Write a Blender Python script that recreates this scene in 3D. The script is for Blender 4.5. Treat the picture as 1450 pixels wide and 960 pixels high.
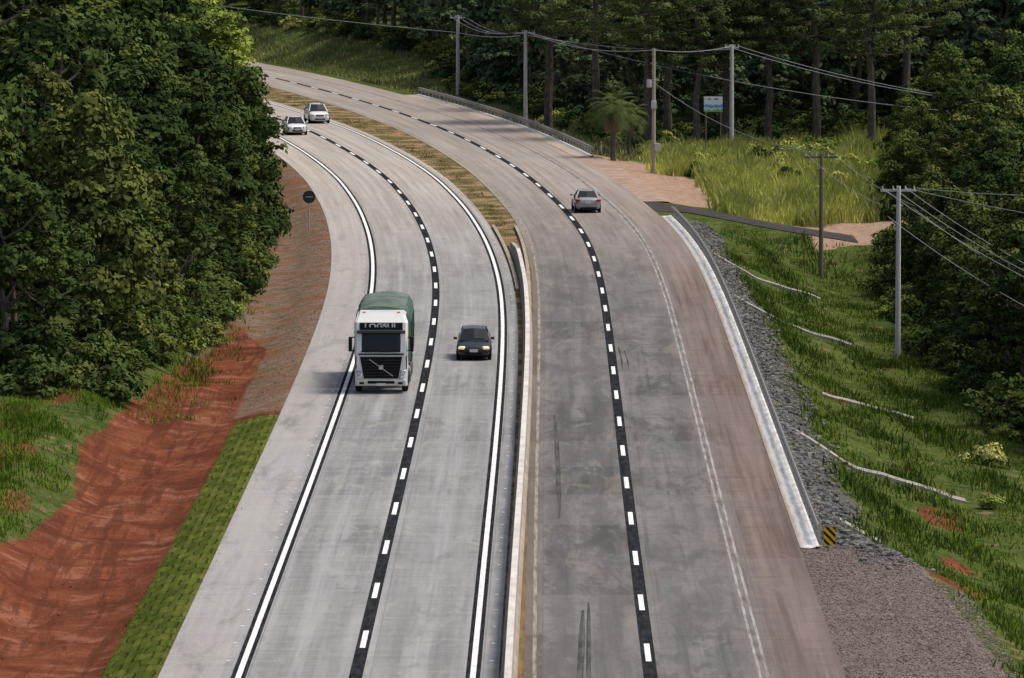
import bpy, bmesh, math, random
import numpy as np
from mathutils import Vector, Matrix
random.seed(3); R=np.random.RandomState(7)
S=bpy.context.scene
for o in list(bpy.data.objects): bpy.data.objects.remove(o)
COL=S.collection
# ---------------------------------------------------------------- camera / light
THETA=math.atan(736/8290.0); CH=26.595
cam=bpy.data.cameras.new('camera'); co=bpy.data.objects.new('camera',cam); COL.objects.link(co)
co.location=(0,0,CH); co.rotation_euler=(math.pi/2-THETA,0,0)
cam.sensor_width=36; cam.lens=8290/1450*36; cam.clip_start=1; cam.clip_end=6000
S.camera=co
S.view_settings.view_transform='Standard'; S.view_settings.look='None'; S.view_settings.exposure=0
SUN_EL=math.radians(60); SUN_AZ=math.radians(82)
w=bpy.data.worlds.new("World"); S.world=w; w.use_nodes=True
nt=w.node_tree; bg=nt.nodes['Background']; sk=nt.nodes.new('ShaderNodeTexSky'); sk.sky_type='NISHITA'; sk.sun_disc=False
sk.sun_elevation=SUN_EL; sk.sun_rotation=SUN_AZ; sk.air_density=1.0; sk.dust_density=5
nt.links.new(sk.outputs[0],bg.inputs[0]); bg.inputs[1].default_value=0.15
sl=bpy.data.lights.new('sun','SUN'); sl.energy=2.7; sl.angle=math.radians(16); sl.color=(1,.94,.84)
so=bpy.data.objects.new('sun',sl); COL.objects.link(so)
d=Vector((math.sin(SUN_AZ)*math.cos(SUN_EL),math.cos(SUN_AZ)*math.cos(SUN_EL),math.sin(SUN_EL)))
so.rotation_euler=d.to_track_quat('Z','Y').to_euler(); so.location=(50,100,120)
# ---------------------------------------------------------------- material helper
class Mt:
    def __init__(s,name,rough=.8,spec=.3,**kw):
        s.m=bpy.data.materials.new(name); s.m.use_nodes=True; s.t=s.m.node_tree
        s.b=s.t.nodes['Principled BSDF']; s.out=s.t.nodes['Material Output']
        s.b.inputs['Roughness'].default_value=rough; s.b.inputs['Specular IOR Level'].default_value=spec
        for k,v in kw.items(): s.b.inputs[k].default_value=v
    def set(s,i,v):
        if isinstance(v,bpy.types.NodeSocket): s.t.links.new(v,i)
        else:
            if isinstance(v,tuple) and len(v)==3 and i.type=='RGBA': v=(*v,1)
            i.default_value=v
    def n(s,ty): return s.t.nodes.new(ty)
    def math(s,op,a,b=0.0,c=0.0,clamp=False):
        q=s.n('ShaderNodeMath'); q.operation=op; q.use_clamp=clamp
        s.set(q.inputs[0],a); s.set(q.inputs[1],b); s.set(q.inputs[2],c); return q.outputs[0]
    def mix(s,f,a,b,mode='MIX'):
        q=s.n('ShaderNodeMix'); q.data_type='RGBA'; q.blend_type=mode
        s.set(q.inputs[0],f); s.set(q.inputs[6],a); s.set(q.inputs[7],b); return q.outputs[2]
    def mr(s,v,a,b,c=0.0,d=1.0,smooth=False):
        q=s.n('ShaderNodeMapRange'); 
        if smooth: q.interpolation_type='SMOOTHSTEP'
        for i,x in enumerate((v,a,b,c,d)): s.set(q.inputs[i],x)
        return q.outputs[0]
    def noise(s,vec,sc,det=3.0,rough=.55,dist=0.0):
        q=s.n('ShaderNodeTexNoise'); 
        if vec is not None: s.t.links.new(vec,q.inputs['Vector'])
        q.inputs['Scale'].default_value=sc; q.inputs['Detail'].default_value=det; q.inputs['Roughness'].default_value=rough; q.inputs['Distortion'].default_value=dist
        return q.outputs[0]
    def vor(s,vec,sc,out=0):
        q=s.n('ShaderNodeTexVoronoi'); s.t.links.new(vec,q.inputs['Vector']); q.inputs['Scale'].default_value=sc; return q.outputs[out]
    def scale(s,vec,x,y,z=1.0):
        q=s.n('ShaderNodeVectorMath'); q.operation='MULTIPLY'; s.t.links.new(vec,q.inputs[0]); q.inputs[1].default_value=(x,y,z); return q.outputs[0]
    def pos(s): return s.n('ShaderNodeNewGeometry').outputs['Position']
    def obj(s): return s.n('ShaderNodeTexCoord').outputs['Object']
    def uv(s): return s.n('ShaderNodeTexCoord').outputs['UV']
    def sep(s,v):
        q=s.n('ShaderNodeSeparateXYZ'); s.t.links.new(v,q.inputs[0]); return q.outputs
    def attr(s,name,o='Color'):
        q=s.n('ShaderNodeAttribute'); q.attribute_name=name; return q.outputs[o]
    def bump(s,h,st=.3,dist=.05):
        q=s.n('ShaderNodeBump'); q.inputs['Strength'].default_value=st; q.inputs['Distance'].default_value=dist
        s.t.links.new(h,q.inputs['Height']); s.t.links.new(q.outputs[0],s.b.inputs['Normal'])
    def col(s,c): s.set(s.b.inputs['Base Color'],c); return s.m
def simple(name,c,rough=.7,var=.15,sc=3.0,spec=.3,**kw):
    m=Mt(name,rough,spec,**kw); n=m.noise(m.obj(),sc,4)
    return m.col(m.mix(n,tuple(x*(1-var) for x in c),tuple(min(1,x*(1+var)) for x in c)))
# ---------------------------------------------------------------- road curves
DG=np.arange(0,1200,1.0)
def mkcurve(pts,sg=9):
    P=np.array(pts); D=P[:,1]; X=P[:,0]
    x=np.interp(DG,D,X)
    lo=DG<D[0]; x[lo]=X[0]+(DG[lo]-D[0])*(X[1]-X[0])/(D[1]-D[0])
    hi=DG>D[-1]; x[hi]=X[-1]+(DG[hi]-D[-1])*(X[-1]-X[-2])/(D[-1]-D[-2])
    k=np.exp(-.5*(np.arange(-40,41)/sg)**2); k/=k.sum()
    xp=np.pad(x,40,mode='reflect',reflect_type='odd')
    return np.convolve(xp,k,'valid')
EX=mkcurve([(4.344,186),(4.467,210),(4.606,234.3),(4.769,258.8),(4.92,283),(5.06,306.7),(5.14,329.8),(5.06,352.6),(4.72,373.6),(3.95,393.7),(2.665,416.1),(1.06,439.4),(-.1,453),(-2.45,476.5),(-5.6,502.7),(-10.5,534.4),(-16.6,567.4),(-23.4,599.8),(-31.2,632),(-40,664),(-51,700),(-64.5,740),(-88,800),(-132,900)])
BX=mkcurve([(-4.806,189),(-4.619,213.6),(-4.421,238.1),(-4.259,262.2),(-4.14,286.2),(-4.119,309.3),(-4.28,332.3),(-4.79,355.5),(-5.559,376.8),(-6.919,403.1),(-9.18,434.2),(-12.12,462.5),(-15.69,490.4),(-18.02,506.1),(-24.2,540),(-30,567),(-37.6,600),(-46,632),(-55.5,664),(-67,700),(-81,740),(-105,800),(-150,900)])
def ev(C,D): return np.interp(D,DG,C)
def tang(C,D):
    s=(ev(C,D+1)-ev(C,D-1))/2; n=np.sqrt(1+s*s); return s/n,1/n
def P(C,D,off):
    sx,sy=tang(C,D); return ev(C,D)+off*sy, D-off*sx
def smooth(a,b,x):
    t=np.clip((x-a)/(b-a),0,1); return t*t*(3-2*t)
# ---------------------------------------------------------------- terrain height
def wob(X,D):
    return (np.sin(X*.9+np.sin(D*.31)*1.5)*np.sin(D*.47+np.sin(X*.4))*.5+np.sin(X*.23+1.3)*np.sin(D*.13+.5)*.8+np.sin(X*2.1+D*1.3)*np.sin(D*1.9-X*.8)*.18)
PT=np.array([-50,0,3,5,8,13,18,30,60,200]); PZ=np.array([0,0,-1.75,-2.5,-3.3,-3.7,-2.9,-1.2,0,4])
SRX=np.array([8.5,12,18,24,30,45]); SRD=np.array([404,402,394,390,396,414]); SRZ=np.array([0.0,-.12,-.8,-1.5,-1.6,-1.2])
def h(X,D):
    X=np.asarray(X,float); D=np.asarray(D,float)
    el=ev(BX,D)-6.15; er=ev(EX,D)+6.05
    dl=el-X
    zl=-.03-.55*smooth(.2,3,dl)+1.5*smooth(5.2,9.5,dl)+1.6*smooth(10,30,dl)+wob(X,D)*.25*smooth(2,5,dl)
    xs=np.where(D>222,ev(EX,D)+7.2,np.where(D<208,14.6,14.6+(ev(EX,D)+7.2-14.6)*(D-208)/14))
    t=X-xs
    dep=1-.62*smooth(366,392,D)-.13*smooth(405,440,D)
    dep=dep*(.55+.45*smooth(190,225,D))
    zr=-.03+np.interp(t,PT,PZ)*dep+wob(X,D)*.25*smooth(.8,4,t)
    dr=X-er
    zr=zr+3.5*smooth(2,13,dr)*smooth(580,645,D)+smooth(640,1100,D)*14*smooth(20,90,dr)
    # side road bench
    sd=np.interp(X,SRX,SRD); sz=np.interp(X,SRX,SRZ)-.04
    wgt=(1-smooth(4.2,9,np.abs(D-sd)))*smooth(9,11.5,X)
    zr=zr*(1-wgt)+sz*wgt
    z=np.where(dl>0,zl,np.where(dr>0,zr,-.03))
    return z
def hz(x,y): return float(h(x,y))
def sdf(poly,X,D):
    P_=np.array(poly,float); n=len(P_); dm=np.full(X.shape,1e9); ins=np.zeros(X.shape,bool)
    for i in range(n):
        a=P_[i]; b=P_[(i+1)%n]; e=b-a; wx=X-a[0]; wy=D-a[1]
        t=np.clip((wx*e[0]+wy*e[1])/(e@e),0,1); dm=np.minimum(dm,(wx-e[0]*t)**2+(wy-e[1]*t)**2)
        c=((a[1]>D)!=(b[1]>D)) & (X<(b[0]-a[0])*(D-a[1])/((b[1]-a[1]) or 1e-9)+a[0]); ins^=c
    dm=np.sqrt(dm); return np.where(ins,dm,-dm)
def npmesh(name,V,F,mats=(),mi=None,smoothf=False,attrs=None,uv=None,k=4):
    V=np.asarray(V,np.float32); F=np.asarray(F,np.int32)
    me=bpy.data.meshes.new(name); me.vertices.add(len(V)); me.vertices.foreach_set('co',V.ravel())
    k=F.shape[1]; me.loops.add(F.size); me.loops.foreach_set('vertex_index',F.ravel())
    me.polygons.add(len(F)); me.polygons.foreach_set('loop_start',np.arange(0,F.size,k,dtype=np.int32)); 
    me.polygons.foreach_set('loop_total',np.full(len(F),k,np.int32))
    for m in mats: me.materials.append(m)
    if mi is not None: me.polygons.foreach_set('material_index',np.asarray(mi,np.int32))
    me.polygons.foreach_set('use_smooth',np.full(len(F),smoothf))
    if uv is not None:
        u=me.uv_layers.new(name='UVMap'); u.data.foreach_set('uv',np.asarray(uv,np.float32)[F.ravel()].ravel())
    me.update(calc_edges=True)
    if attrs:
        for nm,a in attrs.items():
            a=np.asarray(a,np.float32)
            if a.ndim==1:
                at=me.attributes.new(nm,'FLOAT','POINT'); at.data.foreach_set('value',a)
            else:
                at=me.attributes.new(nm,'FLOAT_COLOR','POINT'); at.data.foreach_set('color',np.c_[a,np.ones(len(a))].astype(np.float32).ravel())
    return me
def addobj(name,me,loc=(0,0,0),rot=(0,0,0),sc=(1,1,1),parent=None):
    o=bpy.data.objects.new(name,me); COL.objects.link(o); o.location=loc; o.rotation_euler=rot; o.scale=sc
    if parent: o.parent=parent
    return o
def empty(name,loc=(0,0,0),rz=0):
    o=bpy.data.objects.new(name,None); COL.objects.link(o); o.location=loc; o.rotation_euler=(0,0,rz); o.empty_display_size=.2; return o
def gridf(nu,nv):
    i=np.arange(nu-1)[:,None]*nv+np.arange(nv-1)[None,:]
    return np.stack([i,i+nv,i+nv+1,i+1],-1).reshape(-1,4)
# terrain mesh
xs=np.concatenate([-np.geomspace(1800,33,34)[:-1],np.arange(-33,37,.5),np.geomspace(37.5,1800,34)])
ds=np.concatenate([np.arange(-300,165,15),np.arange(165,480,.5),np.arange(480,760,2),np.geomspace(762,3500,30)])
GX,GD=np.meshgrid(xs,ds,indexing='ij'); X=GX.ravel(); D=GD.ravel(); Z=h(X,D)
ex=ev(EX,D); bx=ev(BX,D)
pm=lambda s,w=1.2: np.clip(.5+s/w,0,1)
red=pm(sdf([(-30,100),(-24,192),(-20.2,203),(-17.9,216),(-17.3,230),(-18.3,246),(-17.6,260),(-16.5,290),(-14.6,312),(-12.6,300),(-12.6,264),(-8,262),(-8,100)],X,D))
red=np.maximum(red,pm(1.2-np.hypot(X-15.9,(D-209)*.35)))
for cx_,cd_,rr_ in ((18.2,247,1.0),(16.2,292,.9),(-20.5,236,1.3),(-22,250,1.6),(-19.3,222,1.0),(-20.5,262,1.4),(17.5,228,.8),(15.2,338,.7),(20.5,320,.8),(-21.5,212,1.4)):
    red=np.maximum(red,pm(rr_-np.hypot(X-cx_,(D-cd_)*.22))*.8)
brown=pm(sdf([(-13,258),(-16.6,292),(-16.0,340),(-16.4,385),(-18.5,430),(-20,470),(-10,470),(-6,380),(-6,258)],X,D))
grav=pm(sdf([(9,150),(9,214.5),(12.6,215),(14.8,208),(15.6,185),(16.4,150)],X,D))
rock=pm(np.minimum(X-ex-6.4, 9.0+.5*np.sin(D*.3)-(X-ex)),1.0)*smooth(212,216,D)*(1-smooth(390,394,D))
rock=np.maximum(rock,pm(1.2-np.hypot(X-13.4,(D-214)*.25)))
tan=pm(sdf([(5.5,470),(9.5,466),(14.5,444),(15.5,414),(9.0,408),(6.5,440)],X,D),1.8)
tan=np.maximum(tan,pm(sdf([(20,384),(26,388),(36,402),(36,416),(25,408),(19,402)],X,D)))
tan=np.maximum(tan,pm(sdf([(ev(EX,500)+8.3,495),(ev(EX,500)+10,495),(ev(EX,560)+11,560),(ev(EX,560)+8.3,560)],X,D),2)*.7)
med=pm(np.minimum(X-bx-4,ex-3.6-X),.6)
TA=np.stack([red,brown,grav],-1); TB=np.stack([rock,tan,med],-1)
m=Mt('ground_mat',.95,.0); p=m.pos(); a=m.sep(m.attr('mA')); b=m.sep(m.attr('mB'))
n1=m.noise(p,.35,4); n2=m.noise(p,2.2,5,.65); n3=m.noise(p,9,3,.7)
g=m.mix(m.mr(n1,.35,.65),(.035,.06,.014),(.095,.13,.03)); g=m.mix(m.mr(n2,.45,.75),g,(.14,.155,.05)); g=m.mix(m.mr(n3,.3,.6,.75,0),g,(.018,.03,.01))
g=m.mix(m.mr(m.noise(p,.8,4),.6,.7),g,(.17,.12,.075))
def layer(base,mask,col,amp=.7):
    f=m.math('ADD',mask,m.math('MULTIPLY',m.math('SUBTRACT',n2,.5),amp)); f=m.math('ADD',f,m.math('MULTIPLY',m.math('SUBTRACT',n1,.5),.5))
    return m.mix(m.mr(f,.44,.58),base,col)
mb=m.mix(m.mr(n2,.35,.65),(.06,.06,.025),(.16,.13,.06)); mb=m.mix(m.mr(n1,.45,.6),mb,(.3,.2,.12))
g=layer(g,b[2],mb,.2)
g=layer(g,b[1],m.mix(m.mr(n2,.35,.7),(.27,.16,.105),(.38,.29,.22)))
br=m.mix(m.mr(n2,.3,.7),(.10,.065,.045),(.23,.165,.125)); br=m.mix(m.mr(m.vor(p,4.0),.12,.22,.6,0),br,(.30,.265,.235)); br=m.mix(m.mr(n1,.5,.62),br,(.18,.08,.048)); br=m.mix(m.mr(m.noise(p,1.1,4),.56,.64,0,.8),br,(.07,.09,.03))
g=layer(g,a[1],br)
rd=m.mix(m.mr(n1,.36,.6),(.085,.028,.016),(.205,.07,.038)); rd=m.mix(m.mr(n2,.35,.62,.6,0),rd,(.11,.036,.02)); rd=m.mix(m.mr(n3,.5,.75),rd,(.15,.058,.035)); rd=m.mix(m.mr(m.noise(p,.6,5,.6),.54,.64,0,.7),rd,(.26,.115,.075)); rd=m.mix(m.mr(m.noise(m.scale(p,1.6,.1),1,4,.6,.8),.5,.58,0,.65),rd,(.085,.03,.018))
g=layer(g,a[0],rd)
gv=m.mix(m.mr(m.vor(p,7.0,1),.0,1.0),(.10,.078,.068),(.22,.185,.165)); gv=m.mix(m.mr(n1,.4,.7,0,.5),gv,(.11,.09,.08))
g=layer(g,a[2],gv,.3)
g=layer(g,b[0],m.mix(n2,(.05,.048,.045),(.14,.135,.125)))
m.col(g); m.bump(m.math('ADD',m.math('ADD',n2,n1),m.math('MULTIPLY',n3,.4)),.8,.18)
GM=m.m
V=np.stack([X,D,Z],-1)
F=gridf(len(xs),len(ds))
addobj('ground',npmesh('ground',V,F,[GM],smoothf=True,attrs={'mA':TA,'mB':TB}))
# ---------------------------------------------------------------- sweeps
def sweep(name,C,D0,D1,step,prof,mat,closed=False,base=None,smoothf=False,caps=False,vis=None):
    Ds=np.arange(D0,D1+step*.5,step); V=[];U=[]; n=len(prof)
    sx,sy=tang(C,Ds); cx=ev(C,Ds)
    arc=np.concatenate([[0],np.cumsum(np.hypot(np.diff(cx),np.diff(Ds)))])+D0
    pr=np.array(prof)
    VX=cx[:,None]+pr[None,:,0]*sy[:,None]; VY=Ds[:,None]-pr[None,:,0]*sx[:,None]; VZ=np.broadcast_to(pr[None,:,1],VX.shape)
    if base is not None: VZ=VZ+base(VX,VY)
    V=np.stack([VX,VY,VZ],-1).reshape(-1,3); U=np.stack(np.broadcast_arrays(pr[None,:,0],arc[:,None]),-1).reshape(-1,2)
    F=gridf(len(Ds),n)[:,::-1]
    if closed:
        i=np.arange(len(Ds)-1)*n; F=np.concatenate([F,np.stack([i+n-1,i,i+n,i+2*n-1],-1)])
    me=npmesh(name,V,F,[mat],uv=U,smoothf=smoothf)
    if caps:
        bm=bmesh.new(); bm.from_mesh(me); bm.verts.ensure_lookup_table()
        for s in (0,len(Ds)-1):
            try: bm.faces.new([bm.verts[s*n+j] for j in range(n)])
            except Exception: pass
        bmesh.ops.recalc_face_normals(bm,faces=bm.faces); bm.to_mesh(me); bm.free()
    return addobj(name,me)
def prof(o0,o1,n,z=0,skirt=True):
    p_=[(o0+(o1-o0)*i/(n-1),z) for i in range(n)]
    return ([(o0-.02,z-.18)]+p_+[(o1+.02,z-.18)]) if skirt else p_
# road material
def roadmat(name,right):
    m=Mt(name,.8,.1); uv=m.uv(); s=m.sep(uv); u,v=s[0],s[1]
    big=m.noise(m.scale(uv,.25,.035),1.0,3,.6); st=m.noise(m.scale(uv,2.6,.03),1.0,4,.65); fine=m.noise(uv,6,3,.7)
    tr=m.noise(m.scale(uv,.3,1.4),1.0,3,.7); blot=m.noise(m.scale(uv,.7,.09),1.0,4,.7,.6); blot2=m.noise(m.scale(uv,.9,.22),1.0,5,.72,.8)
    slab=m.n('ShaderNodeTexWhiteNoise'); slab.noise_dimensions='2D'
    cb=m.n('ShaderNodeCombineXYZ'); m.set(cb.inputs[0],m.math('FLOOR',m.math('MULTIPLY',m.math('ADD',u,3.35),.27))); m.set(cb.inputs[1],m.math('FLOOR',m.math('MULTIPLY',v,.1))); m.set(slab.inputs['Vector'],cb.outputs[0])
    if not right:
        c=m.mix(m.mr(big,.3,.7),(.18,.185,.195),(.275,.28,.288)); c=m.mix(m.mr(st,.47,.64,0,.75),c,(.34,.34,.335)); c=m.mix(m.mr(st,.5,.3,0,.8),c,(.14,.14,.145))
        c=m.mix(m.mr(u,-3.9,-4.3,0,.65),c,(.36,.33,.305))
        for cc in (-2.7,-1.0,1.0,2.7):
            c=m.mix(m.mr(m.math('ABSOLUTE',m.math('SUBTRACT',u,cc)),.1,.75,.5,0),c,(.14,.132,.126))
        c=m.mix(m.mr(blot,.54,.7,0,.55),c,(.38,.365,.34)); c=m.mix(m.mr(blot,.46,.32,0,.65),c,(.13,.12,.11))
        c=m.mix(m.mr(blot2,.56,.64,0,.4),c,(.37,.345,.32)); c=m.mix(m.mr(blot2,.42,.34,0,.4),c,(.12,.115,.11))
        c=m.mix(m.mr(tr,.45,.65,0,.25),c,(.37,.36,.345)); c=m.mix(m.mr(tr,.42,.3,0,.35),c,(.15,.14,.135))
    else:
        c=m.mix(m.mr(big,.3,.7),(.115,.11,.108),(.19,.18,.172)); c=m.mix(m.mr(st,.48,.34,0,.85),c,(.065,.062,.06)); c=m.mix(m.mr(st,.56,.7,0,.6),c,(.23,.218,.205))
        for cc,wd in ((-2.6,.5),(-1.1,.5),(1.1,.35),(2.6,.4)):
            c=m.mix(m.mr(m.math('ABSOLUTE',m.math('SUBTRACT',u,cc)),.1,wd+.35,.6 if cc<0 else .3,0),c,(.06,.057,.054))
        c=m.mix(m.mr(blot,.50,.36,0,.85),c,(.06,.056,.052)); c=m.mix(m.mr(blot,.56,.7,0,.4),c,(.26,.245,.23))
        c=m.mix(m.mr(blot2,.48,.39,0,.65),c,(.065,.058,.052)); c=m.mix(m.mr(blot2,.57,.66,0,.35),c,(.27,.245,.22))
        e=m.math('ADD',u,m.math('MULTIPLY',m.math('SUBTRACT',blot2,.5),2.0))
        c=m.mix(m.mr(e,2.7,4.6,0,.85),c,m.mix(m.mr(st,.35,.65),(.105,.065,.049),(.215,.155,.124)))
        c=m.mix(m.mr(tr,.5,.66,0,.5),c,(.095,.072,.06)); c=m.mix(m.mr(blot,.56,.62,0,.3),c,(.2,.16,.135))
        c=m.mix(m.mr(u,-3.3,-3.7,0,.6),c,(.11,.08,.055))
    c=m.mix(m.mr(v,325,440,0,.72 if not right else .6),c,m.mix(m.mr(st,.3,.7),(.30,.25,.20),(.56,.50,.43)))  # far stretch: bright sheen painted in as a lighter, warmer colour
    c=m.mix(m.mr(slab.outputs[0],0,1,0,.3),c,(.34,.33,.32) if not right else (.22,.208,.2))
    j=m.math('ABSOLUTE',m.math('SUBTRACT',m.math('FRACT',m.math('MULTIPLY',v,.2)),.5))
    c=m.mix(m.mr(j,.496,.4975,0,.45),c,(.07,.07,.07))
    for jj in (-3.35,.45,3.95):
        c=m.mix(m.mr(m.math('ABSOLUTE',m.math('SUBTRACT',u,jj)),.02,.035,.35,0),c,(.09,.09,.09))
    c=m.mix(m.mr(fine,.3,.7,.16,0),c,(.07,.07,.07))
    m.col(c); m.bump(fine,.15,.02); return m.m
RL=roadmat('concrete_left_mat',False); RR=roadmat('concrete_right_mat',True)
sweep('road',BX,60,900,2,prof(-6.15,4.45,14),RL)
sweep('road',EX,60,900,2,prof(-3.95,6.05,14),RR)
white=Mt('white_paint',.7,.1); q=white.uv(); white.col(white.mix(white.mr(white.noise(white.scale(q,6,1.2),1,5,.7),.42,.68),(.80,.80,.78),(.52,.51,.49)))
black=Mt('black_paint',.8,.0); q=black.uv(); black.col(black.mix(black.mr(black.noise(black.scale(q,5,.8),1,5,.7),.4,.75),(.014,.016,.020),(.048,.048,.05)))
def worn(name,c1,c2):
    m=Mt(name,.8,.0); q=m.uv(); m.col(m.mix(m.mr(m.noise(m.scale(q,5,.35),1,5,.7),.4,.62),c1,c2)); return m.m
def line(name,C,off,wd,z,mat,D0=60,D1=900): 
    return sweep(name,C,D0,D1,2,[(off-wd/2,z),(off+wd/2,z)],mat)
line('road_marking',BX,-3.65,.46,.004,black.m); line('road_marking',BX,-3.65,.18,.008,white.m)
line('road_marking',BX,3.65,.46,.004,black.m); line('road_marking',BX,3.65,.18,.008,white.m)
line('road_marking',BX,0,.42,.004,black.m)
line('road_marking',EX,0,.44,.004,black.m)
wornw=worn('worn_white_paint',(.35,.345,.335),(.18,.165,.155))
line('road_marking',EX,3.42,.09,.004,wornw); line('road_marking',EX,3.66,.09,.004,wornw); line('road_marking',EX,3.54,.14,.0035,worn('line_dirt',(.20,.185,.175),(.12,.105,.095)))
line('road_marking',EX,-3.62,.13,.004,worn('worn_pale_line',(.31,.285,.245),(.15,.128,.1)))
def dashes(name,C,start,per,ln,wd,z):
    V=[];F=[];U=[]
    cx=C; arc=np.concatenate([[0],np.cumsum(np.hypot(np.diff(cx),1.0))])
    a0=np.interp(start,DG,arc); k=-10
    while True:
        a=a0+k*per; k+=1
        if a-ln/2<np.interp(70,DG,arc): continue
        if a>np.interp(880,DG,arc): break
        for j,t in enumerate((-.5,0,.5)):
            Dd=np.interp(a+t*ln,arc,DG)
            for o in (-wd/2,wd/2):
                x_,y_=P(C,Dd,o); V.append((x_,y_,z)); U.append((o,a+t*ln))
        b_=len(V)-6
        F+= [(b_,b_+1,b_+3,b_+2),(b_+2,b_+3,b_+5,b_+4)]
    addobj(name,npmesh(name,V,F,[white.m],uv=U))
dashes('road_marking',BX,189.0,12.1,4.0,.18,.008); dashes('road_marking',EX,185.95,12.05,4.0,.18,.008)
# skid marks
def skid(C,D0,D1,o0,o1,wd,mat):
    Ds=np.arange(D0,D1,1.0); V=[];F=[];U=[]
    for i,Dd in enumerate(Ds):
        t=(Dd-D0)/(D1-D0); o=o0+(o1-o0)*t+.05*math.sin(t*3)
        for s_ in (-.5,.5):
            x_,y_=P(C,Dd,o+s_*wd*min(1,.3+3*t,.3+3*(1-t))); V.append((x_,y_,.0045)); U.append((s_*wd,Dd))
        if i: b_=len(V)-4; F.append((b_,b_+1,b_+3,b_+2))
    addobj('skid_mark',npmesh('skid_mark',V,F,[mat],uv=U))
sm=worn('rubber_mark',(.055,.053,.051),(.115,.11,.106))
skid(EX,222,262,-2.72,-2.9,.2,sm); skid(EX,165,197,-2.5,-2.0,.22,sm); skid(EX,165,199,-2.15,-1.8,.16,sm); skid(EX,283,296,.45,.35,.10,sm); skid(EX,283,294,.75,.62,.08,sm)
# reflective studs
V=[];F=[]
def addbox(V,F,x,y,z,sx,sy,sz):
    b=len(V)
    for k in range(8): V.append((x+(sx if k&1 else -sx)/2,y+(sy if k&2 else -sy)/2,z+(sz if k&4 else 0)))
    F+= [(b,b+1,b+5,b+4),(b+1,b+3,b+7,b+5),(b+3,b+2,b+6,b+7),(b+2,b,b+4,b+6),(b+4,b+5,b+7,b+6)]
for Dd in np.arange(120,520,4.0):
    for o in (-4.15,4.2):
        x_,y_=P(BX,Dd,o); addbox(V,F,x_,y_,.001,.10,.14,.02)
addobj('road_stud',npmesh('road_stud',V,F,[simple('stud_mat',(.75,.75,.72))]))
# median barrier
conc=Mt('barrier_concrete',.9,.0); q=conc.pos(); cz=conc.sep(q)[2]
cn=conc.noise(conc.scale(q,1,.3),1.5,5,.65)
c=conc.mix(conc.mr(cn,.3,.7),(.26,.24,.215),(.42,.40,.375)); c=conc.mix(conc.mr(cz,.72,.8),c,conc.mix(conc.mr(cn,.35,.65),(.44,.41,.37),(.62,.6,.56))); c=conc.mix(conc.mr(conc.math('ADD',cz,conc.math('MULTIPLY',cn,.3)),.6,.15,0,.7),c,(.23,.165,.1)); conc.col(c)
def barr_curve():
    off=np.interp(DG,[0,189,250,310,340,366],[4.78,4.78,4.85,4.95,5.05,5.2]); return BX+off
CB=barr_curve()
jp=[(-.26,-.1),(-.26,.08),(-.14,.3),(-.11,.8),(.11,.8),(.14,.3),(.26,.08),(.26,-.1)]
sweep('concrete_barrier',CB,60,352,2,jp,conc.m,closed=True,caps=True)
V=[];F=[];n=len(jp)
for i,Dd in enumerate(np.linspace(352,366,8)):
    t=i/7
    for o,z in jp:
        x_,y_=P(CB,Dd,o); V.append((x_,y_,z if z<.1 else .1+(z-.1)*(1-.85*t)))
for i in range(7):
    for j in range(n):
        F.append((i*n+j,i*n+(j+1)%n,(i+1)*n+(j+1)%n,(i+1)*n+j))
addobj('barrier_end_taper',npmesh('barrier_end_taper',V,F,[conc.m]))
for C_,o_ in ((BX,4.62),(EX,-4.15)):
    sweep('median_curb',C_,330 if C_ is BX else 318,382,2,[(o_-.1,-.1),(o_-.1,.16),(o_+.1,.16),(o_+.1,-.1)],conc.m,closed=True,caps=True)
gut=Mt('gutter_soil',.9,.0); q=gut.pos(); gut.col(gut.mix(gut.mr(gut.noise(gut.scale(q,3,.25),1,5,.7),.3,.7),(.09,.06,.032),(.24,.17,.09)))
V=[];F=[];Ds=np.arange(60,372,2.0)
for i,Dd in enumerate(Ds):
    x0=float(ev(CB,Dd))+.2; x1=float(ev(EX,Dd))-3.93
    V+=[(x0,Dd,-.012),(x1,Dd,-.004)]
    if i: b_=len(V)-4; F.append((b_,b_+1,b_+3,b_+2))
addobj('median_gutter',npmesh('median_gutter',V,F,[gut.m]))
# guard rails
galv=simple('galvanised_steel',(.40,.37,.33),.7,.25,2.0,spec=.1)
def guardrail(C,off,D0,D1,strip=True):
    par=empty('guard_rail')
    wp=[(off-.05,.44),(off-.10,.50),(off-.05,.56),(off-.05,.62),(off-.10,.68),(off-.05,.75),(off-.03,.75),(off-.07,.68),(off-.03,.6),(off-.07,.5),(off-.03,.44)]
    o=sweep('rail_beam',C,D0,D1,2,[(a,b) for a,b in wp],galv,closed=True,caps=True); o.parent=par
    V=[];F=[]
    for Dd in np.arange(D0+1,D1,2.0):
        x_,y_=P(C,Dd,off+.05); addbox(V,F,float(x_),float(y_),-.4,.12,.10,1.12)
    o=addobj('posts',npmesh('posts',V,F,[galv])); o.parent=par
guardrail(EX,6.82,214,393); guardrail(EX,7.55,462,566)
ws=Mt('white_kerb_strip',.8,.0); q=ws.uv(); wn=ws.noise(ws.scale(q,3,.3),1,5,.7)
c=ws.mix(ws.mr(wn,.35,.65),(.70,.70,.69),(.42,.40,.37)); u_=ws.sep(q)[0]
c=ws.mix(ws.mr(ws.math('ADD',u_,ws.math('MULTIPLY',wn,.7)),6.66,6.48,0,.8),c,(.22,.175,.145)); ws.col(c)
sweep('drainage_kerb',EX,213,393,2,[(6.07,-.1),(6.07,.006),(6.5,.0),(6.62,.03),(6.70,.06),(6.78,.06),(6.78,-.4)],ws.m)
ws2=simple('white_kerb_far',(.58,.58,.58),.8,.25,.4,0)
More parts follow.
